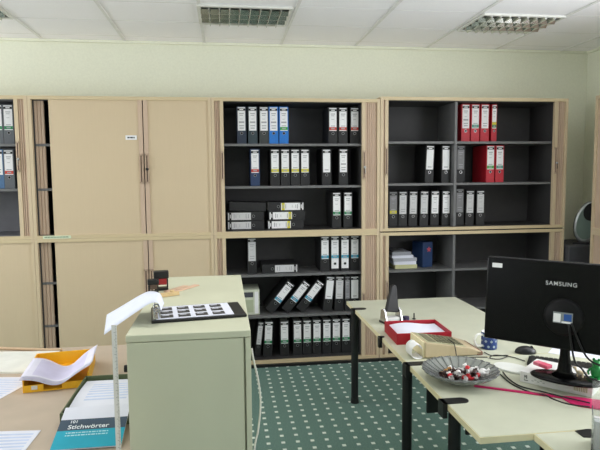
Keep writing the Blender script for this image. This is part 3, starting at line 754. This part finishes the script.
# printing calculator
t = thing('printing_calculator', 'beige printing calculator with a curl of paper roll, behind the glass dish', 'calculator', (1.008, 2.692, DT), math.radians(2))
cw, cd = .315, .205
calm = mat('calc_beige', (186,170,138), .5); calt = mat('calc_olive', (166,164,132), .5)
MB().prism([(0,.006),(cw,.004),(cw,.018),(.25,.042),(.0,.086)], 0, cd, 0, 'y').build('case', calm, t, bevel=.003)
k = MB(); sl = math.atan2(.044, .25)
k.T = Matrix.Translation((0,0,.0862)) @ Matrix.Rotation(sl, 4, 'Y')
k.box(.015, .235, .012, cd-.012, 0, .0015, 0)
for i in range(6):
    for j in range(5): k.box(.085+.025*i, .102+.025*i, .035+.03*j, .056+.03*j, .0015, .006, 1)
k.box(.03, .07, .03, cd-.03, .0015, .004, 1)
k.build('keypad', [calt, mat('calc_key', (112,110,88), .5)], t)
MB().box(.006, .012, .01, cd-.01, .004, .086).build('rear_plate', mat('calc_cream', (232,222,184), .5), t, (-.012,0,0))
MB().box(cw-.03, cw+.003, .0, cd, .002, .02).build('front_edge', mat('calc_brown', (128,74,62), .5), t, bevel=.002)
cp = [(-.012, .052), (-.022,.072), (-.042,.078), (-.064,.064), (-.071,.038), (-.064,.014), (-.042,.004), (-.022,.004), (-.012,.010)]
P3 = [Vector((x, 0, z)) for x, z in cp]
MB().sheet(lambda u, v: crv(P3, u)+Vector((0,.035+.09*v,0)), 32, 3, .0012).build('paper_curl', mat('roll_paper', (240,240,240), .7), t, (-.002,-.035,0), smooth=True)
# glass dish with sweets
ctr = at(460, 369, z=.775)
gl = mat('cut_glass', (170,174,172), .12, trans=.6, ior=1.45, amt=.02)
t = thing('glass_dish', 'wide fluted glass dish of wrapped sweets near the desk edge', 'dish', (ctr.x, ctr.y, DT))
RD = .172
prof = [(.0005,.0),(.070,.0),(.074,.006),(.10,.014),(.135,.030),(.160,.046),(RD,.057),(RD-.004,.061),(.155,.052),(.128,.037),(.09,.020),(.06,.012),(.0005,.012)]
MB().lathe(prof, 144, 0, mod=lambda a, j: 1+(.022*math.sin(a*26) if 3 <= j <= 10 else 0)*(1 if j in (5,6,7,8) else .6)).build('bowl', gl, t, smooth=True)
rb = MB()
for k in range(26):
    a = 2*PI*k/26
    rb.tube([(r*math.cos(a), r*math.sin(a), z) for r, z in ((.085,.0195),(.12,.034),(.15,.050),(RD-.002,.0625))], .0022, 6, sub=3)
rb.build('flute_ridges', mat('cut_glass_dark', (120,122,122), .15, trans=.4, amt=.02), t, smooth=True)
wr = {'red': mat('wrap_red', (200,30,40), .35), 'white': mat('wrap_white', (232,230,228), .4), 'brown': mat('wrap_brown', (60,38,34), .35), 'golden': mat('wrap_gold', (180,130,66), .4, .2)}
spots = [('red',.02,-.03,0),('red',.055,-.045,0),('red',.07,.0,0),('red',.035,.01,1),('red',-.01,-.055,0),('white',.045,-.015,1),('white',.08,-.04,0),('white',.0,.02,0),('white',.095,-.02,0),('white',-.035,.0,0),
         ('brown',-.06,-.03,0),('brown',-.045,-.055,0),('brown',-.075,.005,0),('brown',-.02,-.02,1),('brown',.06,.035,0),('white',-.03,-.035,1),('red',.01,-.08,0),('golden',-.06,.03,0),('red',-.075,-.05,0),('white',-.015,.05,0),('brown',.03,-.07,1)]
cp0 = {}
for n_, (c, dx, dy, lv) in enumerate(spots):
    if c not in cp0:
        o = thing('wrapped_sweet', '', 'sweet'); cp0[c] = o
        m = MB(); m.T = Matrix.Rotation(PI/2, 4, 'Y')
        m.ball((0,0,0), .0095, .0095, .014); m.build('sweet', wr[c], o, smooth=True)
        for s in (-1, 1):
          m = MB(); m.T = Matrix.Rotation(PI/2, 4, 'Y')
          m.lathe([(.002, s*.012),(.010, s*.025),(.009, s*.0255),(.0015, s*.013)], 12, mod=lambda a, j: 1+.25*math.sin(a*4))
          m.build('wrapper_end', [wr['white'] if c == 'red' else wr[c]], o)
    else: o = dup(cp0[c])
    r = math.hypot(dx, dy); zz = .0125+max(0, r-.055)*.36
    o.scale = (1.2, 1.2, 1.2)
    o.location = (ctr.x+dx+.012, ctr.y+dy+.012, DT+zz+.0155+.021*lv)
    o.rotation_euler = (0, random.uniform(-.1,.1), random.uniform(0, PI))
    tag(o, {'red':'red wrapped sweet with white twisted ends in the glass dish','white':'white wrapped sweet in the glass dish','brown':'dark brown wrapped sweet in the glass dish','golden':'golden wrapped sweet in the glass dish'}[c], 'sweet', c+' wrapped sweets in the glass dish')
# mug
p = at(492, 350, z=.72)
t = thing('mug', 'dark blue mug with pale diamond pattern and white handle, behind the monitor\'s corner', 'mug', (p.x, p.y+.035, DT))
m_ = MB(); m_.lathe([(.0005,.0),(.040,.0),(.042,.006),(.042,.092)], 32, 0); m_.lathe([(.042,.092),(.039,.093),(.038,.088),(.037,.008),(.0005,.008)], 32, 1)
m_.build('cup', [mat('mug_blue', (36,62,118), .3), mat('mug_white', (238,238,232), .3)], t, smooth=True)
d_ = MB()
for i in range(9):
    for j in range(3):
        a = 2*PI*(i+.5*(j % 2))/9; z = .018+.028*j
        d_.T = Matrix.Rotation(a, 4, 'Z') @ Matrix.Translation((.0421,0,z))
        d_.prism([(0,-.008),(.008,0),(0,.008),(-.008,0)], 0, .0006, 0, 'x')
d_.build('diamonds', mat('mug_pale', (170,186,190), .4), t)
MB().tube([(-.040,-.005,.078),(-.074,-.010,.080),(-.090,-.012,.050),(-.074,-.010,.020),(-.040,-.005,.018)], .0065, 10).build('handle', mat('mug_white', (0,0,0)), t, smooth=True)

# ------------------------------------------------------------------ monitor
P1 = dep(487.5, 256.5, 2.56); P2 = at(600, 265, z=P1.z)
me1 = Vector((P2.x-P1.x, P2.y-P1.y, 0)).normalized(); nrm = Vector((-me1.y, me1.x, 0))     # away from the camera
psi = math.atan2(me1.y, me1.x)
HW = .335; PH = .372
pc = P1 + me1*HW                      # top centre of the panel back
base_xy = Vector((pc.x, pc.y, 0)) + nrm*.030
SZ = DT+.05                           # top of the paper pack
t = thing('monitor', 'black computer monitor seen from behind on an oval stand', 'monitor', (base_xy.x, base_xy.y, SZ+.0006), psi)
glossy = mat('monitor_gloss', (9,9,10), .2, amt=.0, spec=.22)
dmat = mat('monitor_matt', (12,12,13), .5, spec=.2)
TL = math.radians(5)
py, pz = -.030, P1.z-(SZ+.0006)
PM = Matrix.Translation((0, py, pz)) @ Matrix.Rotation(-TL, 4, 'X')
def panelbox(x0, x1, y0, y1, z0, z1, m=0, mb=None):
    mb = mb or MB(); mb.T = PM; mb.box(x0, x1, y0, y1, z0, z1, m); mb.T = Matrix.Identity(4); return mb
panelbox(-HW, HW, 0, .03, -PH, 0).build('back_cover', glossy, t, bevel=.006)
panelbox(-HW-.002, HW+.002, .028, .042, -PH-.002, .002).build('bezel', mat('bezel_dark', (38,38,40), .3), t, bevel=.003)
panelbox(-HW+.02, HW-.02, .0425, .0435, -PH+.02, -.02).build('screen', mat('screen_dark', (16,18,22), .2), t)
panelbox(-HW+.024, -HW+.068, -.0012, 0, -.046, -.026).build('sticker', lab_m, t)['label'] = 'small white rounded sticker'
text_obj('brand_lettering', 'SAMSUNG', .0245, mat('silver_letter', (196,196,196), .35, .3), t, PM @ Matrix.Translation((-.020, -.0008, -.094)) @ Matrix.Rotation(PI/2, 4, 'X'), spacing=1.16, bold=.0002)
mh = MB(); mh.T = PM @ Matrix.Translation((-.005, 0, -.232)) @ Matrix.Rotation(PI/2, 4, 'X')
mh.lathe([(.080,0),(.077,.012),(.066,.020),(.0005,.022)], 40, mod=lambda a, j: 1)
mh.build('stand_mount', dmat, t, smooth=True)
ci = MB(); ci.T = PM
ci.box(-.042, .034, -.0245, -.018, -.256, -.210, 0); ci.box(-.040, -.012, -.0252, -.0245, -.252, -.216, 1); ci.box(.0, .030, -.0252, -.0245, -.244, -.216, 2); ci.box(-.008, .030, -.0252, -.0245, -.254, -.247, 1)
ci.build('port_label', [mat('port_grey', (120,125,125), .5), lab_m, mat('port_blue', (30,74,140), .5)], t)
nk = MB()
secs = [(.015,.056,.030,-.008),(.045,.030,.020,-.012),(.11,.021,.014,-.015),(.18,.019,.012,-.018),(.235,.024,.012,-.020)]
nn = 20; vs = []; fs = []
for z, rx_, ry_, oy in secs:
    for k in range(nn): a = 2*PI*k/nn; vs.append((rx_*math.cos(a), oy+ry_*math.sin(a), z))
for j in range(len(secs)-1):
    for k in range(nn): fs.append((j*nn+k, j*nn+(k+1) % nn, (j+1)*nn+(k+1) % nn, (j+1)*nn+k))
fs += [tuple(range(nn))[::-1], tuple(range((len(secs)-1)*nn, len(secs)*nn))]
nk.add(vs, fs); nk.build('neck', glossy, t, smooth=True)
bs = MB(); bs.T = Matrix.Diagonal((1, .54, 1, 1)); bs.lathe([(.0005,0),(.140,0),(.143,.006),(.133,.013),(.07,.017),(.0005,.019)], 48)
bs.build('base', glossy, t, smooth=True)
# paper pack below it
fl, fr = at(520, 381.5, z=.72), at(592, 398, z=.72)
dd = Vector((fr.x-fl.x, fr.y-fl.y, 0)); pa = math.atan2(dd.y, dd.x)
t = thing('paper_ream', 'white pack of printer paper under the monitor stand', 'paper pack', (fl.x, fl.y, DT), pa)
wid = dd.length
MB().box(0, wid, 0, .225, 0, .049).build('wrapper', mat('ream_white', (226,226,222), .5), t, bevel=.002)
pm = MB()
for i in range(8): pm.box(wid*.76+.007*i, wid*.76+.007*i+.0035, -.001, 0, .016, .042, 0)
pm.box(wid*.06, wid*.066, -.001, 0, .012, .036, 1).box(wid*.066, wid*.085, -.001, 0, .026, .034, 1).box(wid*.085, wid*.105, -.001, 0, .02, .036, 1).box(wid*.06, wid*.12, -.001, 0, .010, .014, 1)
for i in range(5): pm.box(wid*.17+.012*i, wid*.17+.012*i+.009, -.001, 0, .014+.006*(i % 2), .018+.006*(i % 2), 2)
pm.build('print', [mat('ream_olive', (158,162,110), .6), mat('ream_mark', (120,122,118), .6), mat('ream_faint', (178,180,174), .6)], t)
# small things on the monitor base / ream
def on_ream(u, v, z): return at(u, v, z=z)
mz = SZ+.0008
p = on_ream(543, 366, mz+.02); 
t = thing('eraser', 'pink eraser lying on the left of the monitor\'s base', 'eraser', (p.x, p.y-.004, mz+.0175), psi-.5)
MB().box(-.042, .034, -.020, .016, .0, .016).build('rubber', mat('eraser_pink', (226,120,140), .6), t, bevel=.003)
MB().box(-.012, .0345, -.0205, .0165, -.0003, .0165).build('sleeve', mat('eraser_red', (222,92,118), .5), t, bevel=.003)
t.location.z = mz+.0185
p = on_ream(580, 376, mz+.02)
t = thing('animal_figure', 'tiny cream-coloured animal figure standing on the monitor\'s base', 'figurine', (p.x, p.y, mz+.0155), psi)
m = MB(); m.ball((0,0,.020), .017, .008, .009)
for a, b in ((-.010,-.004),(-.010,.004),(.010,-.004),(.010,.004)): m.tube([(a,b,.018),(a*1.05,b,.009),(a*1.1,b,0)], .003, 6)
m.tube([(-.013,0,.024),(-.018,0,.032),(-.019,0,.037)], .005, 8); m.ball((-.022,0,.038), .008, .0055, .0055); m.tube([(.016,0,.023),(.024,0,.026),(.028,0,.020)], .0018, 6)
m.build('body', mat('figure_cream', (226,206,172), .5), t, smooth=True)
p = on_ream(592, 378, mz)
t = thing('green_figure', 'small green plastic animal figure standing right of the monitor\'s base', 'figurine', (p.x+.016, p.y-.004, DT+.0495), psi)
m = MB(); m.ball((0,0,.030), .024, .018, .030); m.ball((0,-.004,.068), .018, .016, .017)
for s in (-1, 1): m.ball((s*.010,-.006,.086), .006, .006, .007); m.tube([(s*.02,-.006,.045),(s*.03,-.014,.03),(s*.026,-.022,.02)], .005, 8); m.ball((s*.016,-.012,.005), .012, .017, .005)
m.build('body', mat('figure_green', (44,150,76), .4), t, smooth=True)
m = MB()
for s in (-1, 1): m.ball((s*.010,-.0115,.087), .0025, .002, .003)
m.build('eye', black_m, t)
for i, (u, v, lab) in enumerate(((567,366,'left one of two tiny dark brown beads behind the cream figure'), (572,367,'right one of two tiny dark brown beads behind the cream figure'))):
    p = on_ream(u, v, mz+.02); o = MB().ball((0,0,.006), .008, .006, .006).build('bead', mat('bead_brown', (84,58,40), .4), None, (p.x, p.y+.01, mz+.0135), smooth=True); tag(o, lab, 'bead', 'brown beads')
# keyboard, mouse, white pad
ka, kb = at(527, 362.5, z=.735), at(581, 369.5, z=.735)
kd = Vector((kb.x-ka.x, kb.y-ka.y, 0))
t = thing('keyboard', 'black keyboard lying behind the monitor stand', 'keyboard', (ka.x, ka.y, DT), math.atan2(kd.y, kd.x))
MB().prism([(0,.0),(.13,.0),(.13,.012),(0,.014)], 0, .44, 0, 'x').build('case', black_m, t, bevel=.003)
k = MB()
for i in range(20):
    for j in range(5): k.box(.012+.021*i, .029+.021*i, .008+.0235*j, .027+.0235*j, .0125-.0004*j, .019-.0004*j)
k.build('keys', mat('key_black', (34,34,36), .5), t)
p = at(525.5, 353, z=.72)
t = thing('computer_mouse', 'black computer mouse between the mug and the monitor stand', 'mouse', (p.x, p.y, DT), psi+.5)
mm = MB(); mm.ball((0,0,.004), .056, .034, .034); 
for i_, v in enumerate(mm.v): mm.v[i_] = Vector((v.x, v.y, max(v.z, 0)))
mm.build('shell', mat('mouse_black', (24,24,26), .35), t, smooth=True)
mm = MB(); mm.T = Matrix.Translation((.03,0,.031)) @ Matrix.Rotation(PI/2, 4, 'X'); mm.cyl(0,0,-.004,.004,.008,14); mm.build('wheel', dgrey, t)
q1, q2 = at(501, 367, z=.73), at(523, 372, z=.73)
t = MB(); 
pts = [(.09*math.cos(a)*1.0, .06*math.sin(a)) for a in [2*PI*k/28 for k in range(28)]]
t.prism(pts, 0, .010); o = t.build('mouse_pad', mat('pad_white', (222,224,218), .5), None, ((q1.x+q2.x)/2+.018, (q1.y+q2.y)/2+.03, DT), bevel=.002, rot=(0,0,psi-.2)); tag(o, 'rounded white pad between the glass dish and the monitor stand', 'mouse pad')
# sheet of paper in front of the keyboard, beyond the stand
wp = [at(548,353,z=.72), at(640,366,z=.72), at(640,345,z=.72), at(560,340,z=.72)]
flat_sheet('paper_sheet', wp, DT, [paper_m], 'blank white sheet on the desk behind the keyboard, under the monitor', 'paper sheet')
# fly swatter / pink scraper
pa_, pb_, pc_ = at(474, 385.5, z=.725), at(563, 397, z=.725), at(625, 404, z=.725)
d = (pb_-pa_); an = math.atan2(d.y, d.x); L1 = math.hypot(d.x, d.y)
pk = mat('magenta_plastic', (196,24,94), .4)
t = thing('shoehorn', 'long magenta plastic shoehorn lying in front of the monitor', 'shoehorn', (pa_.x, pa_.y, DT), an)
MB().prism([(0,-.006),(L1,-.010),(L1,.010),(0,.006)], .0, .007).build('handle', pk, t, bevel=.002)
MB().prism([(L1-.004,-.010),(L1+.02,-.05),(L1+.05,-.075),(L1+.20,-.085),(L1+.215,0),(L1+.20,.020),(L1+.05,.022),(L1+.02,.018),(L1-.004,.010)], 0, .006).build('blade', pk, t, bevel=.002)
# acrylic holder at the near right corner
pA = at(585, 441, z=.72)
t = thing('brochure_holder', 'clear acrylic holder with white leaflets at the lower right corner', 'holder', (pA.x-.030, pA.y-.075, DT), math.radians(-34))
acr = mat('acrylic', (235,238,238), .05, trans=.92, amt=0, ior=1.45)
h = MB(); h.box(0, .22, 0, .09, 0, .004); h.box(0, .003, .0, .09, .004, .13); h.box(.217, .22, 0, .09, .004, .13); h.box(.003, .217, 0, .003, .004, .12)
h.build('pocket', acr, t); 
h = MB(); h.T = Matrix.Translation((0,.08,.004)) @ Matrix.Rotation(math.radians(-8), 4, 'X'); h.box(0, .22, 0, .004, 0, .21); h.build('back_plate', acr, t)
h = MB(); h.box(.008, .212, .010, .060, .006, .105); h.build('leaflets', mat('leaflet', (228,228,226), .6), t)
# cables on the desk
cbl = mat('cable_black', (16,16,17), .45)
def cable(label, pts, r=.0032, m=cbl):
    P = [at(u, v, z=z) for u, v, z in pts]
    o = MB().tube([(p.x, p.y, p.z) for p in P], r, 8).build('cable', m, smooth=True); tag(o, label, 'cable', 'black cables on the right desks'); return o
zc = DT+.0038
cable('black cable running from the glass dish past the paper pack to the lower right', [(503,372,zc),(508,378,zc),(520,386,zc),(540,391,zc),(552,394,zc+.008),(570,398.5,zc+.009),(590,403,zc+.009)])
cable('black cable crossing the magenta shoehorn in front of the paper pack', [(500,374,zc),(512,384,zc),(530,392,zc),(545,395,zc+.005),(553,399,zc+.008),(568,404,zc+.009),(590,407,zc+.009)])
cable('thin dark cable looping between the glass dish and the mouse', [(484,352,zc),(492,355.5,zc),(508,355.5,zc),(500,359,zc),(490,358,zc),(495,355,zc),(512,357,zc),(525,361,zc)], .0025)
# cables hanging from the monitor's ports
def mloc(x, y, z): return (PM @ Vector((x, y, z)))
mon = bpy.data.objects['monitor']
MB().tube([mloc(.02,-.026,-.255), (.045,-.075,.12), (.075,-.075,.085), (.105,-.085,.055), (.15,-.085,.045), (.22,-.075,.03)], .0042, 8).build('cable', cbl, mon, smooth=True)
MB().tube([mloc(.03,-.026,-.25), (.09,-.075,.14), (.16,-.075,.105), (.25,-.065,.065), (.34,-.055,.03)], .0042, 8).build('cable', cbl, mon, smooth=True)
# cable of the calculator
o = MB().tube([(1.17,2.79,DT+.069),(1.168,2.75,DT+.071),(1.166,2.70,DT+.069),(1.168,2.684,DT+.04),(1.18,2.676,DT+.004),(1.26,2.672,DT+.004),(1.33,2.66,DT+.004)], .0026, 8).build('cable', cbl, smooth=True)
tag(o, 'thin black cable draped over the printing calculator', 'cable', 'black cables on the right desks')

# ------------------------------------------------------------------ corner behind the right cabinet
t = thing('corner_shade_box', 'dark grey box standing in for wall shadow in the corner behind the monitor', 'cabinet', (3.13, 4.72, 0))  # added box; its dark grey paints the shadow on the corner wall
MB().box(0, .44, 0, .46, 0, .985).build('carcass', mat('corner_shade', (70,70,74), .6), t, bevel=.004)
MB().box(-.002, .442, -.006, .462, .985, 1.0).build('top', mat('corner_shade_top', (84,84,88), .55), t, bevel=.002)
t = thing('fan_heater', 'grey oval appliance with a dark oval vent, standing in the far right corner', 'fan heater', (3.325, 4.84, 1.001), math.radians(-30))
prf = [(.0,.0),(.075,.0),(.085,.02),(.09,.06)]
sh = MB(); n = 28
def oval(sx, sz, cz): return [(sx*math.cos(2*PI*k/n), cz+sz*math.sin(2*PI*k/n)) for k in range(n)]
sh.T = Matrix.Shear('XZ', 4, (.0, .0)) if False else Matrix.Identity(4)
sh.prism(oval(.115, .20, .215), -.05, .05, 0, 'y'); sh.build('shell', mat('silver_grey', (150,154,152), .3, .6), t, bevel=.02, rot=(0, math.radians(14), 0))
sh = MB(); sh.prism(oval(.092, .165, .215), -.056, -.049, 0, 'y'); sh.build('front_panel', mat('panel_greygreen', (104,120,112), .35, .3), t, bevel=.003, rot=(0, math.radians(14), 0))
sh = MB(); sh.prism(oval(.066, .085, .315), -.062, -.055, 0, 'y'); sh.build('vent', gap_m, t, bevel=.002, rot=(0, math.radians(14), 0))
MB().box(-.07, .07, -.06, .06, 0, .02).build('foot', black_m, t, bevel=.004)

# ------------------------------------------------------------------ light: daylight through the windows
for (y0, y1), e_ in zip(LW, (5, 50, 78)): area('window_daylight', (XL-.02, (y0+y1)/2, 1.89), (0, -PI/2-.42, 0), 1.74, y1-y0-.1, e_, DAY)
area('window_daylight', (XR+.02, (ADDED_RWY[0]+ADDED_RWY[1])/2, 1.89), (0, PI/2+.42, 0), 1.74, ADDED_RWY[1]-ADDED_RWY[0]-.1, 140, DAY)  # light of the added right-wall window
for x0, x1 in BW: area('window_daylight', ((x0+x1)/2, YB-.02, 1.725), (PI/2, 0, 0), x1-x0-.1, 1.7, 5, DAY)
w = bpy.data.worlds.new('sky'); scene.world = w; w.use_nodes = True
bg = w.node_tree.nodes['Background']; bg.inputs[0].default_value = (.85,.92,1,1); bg.inputs[1].default_value = 1.0

# ------------------------------------------------------------------ camera and view
cam = bpy.data.cameras.new('camera'); co = bpy.data.objects.new('camera', cam); COL.objects.link(co)
cam.sensor_fit = 'HORIZONTAL'; cam.sensor_width = 36; cam.lens = FPX/600*36; cam.clip_start = .05
M3 = Matrix((Rv, Uv, -Fv)).transposed(); co.matrix_world = Matrix.Translation(EYE) @ M3.to_4x4()
scene.camera = co
scene.view_settings.view_transform = 'Standard'; scene.view_settings.look = 'None'
scene.view_settings.exposure = -0.14; scene.view_settings.gamma = 1.0; scene.view_settings.use_curve_mapping = False
scene.cycles.use_denoising = True
scene.cycles.max_bounces = 10; scene.cycles.diffuse_bounces = 6
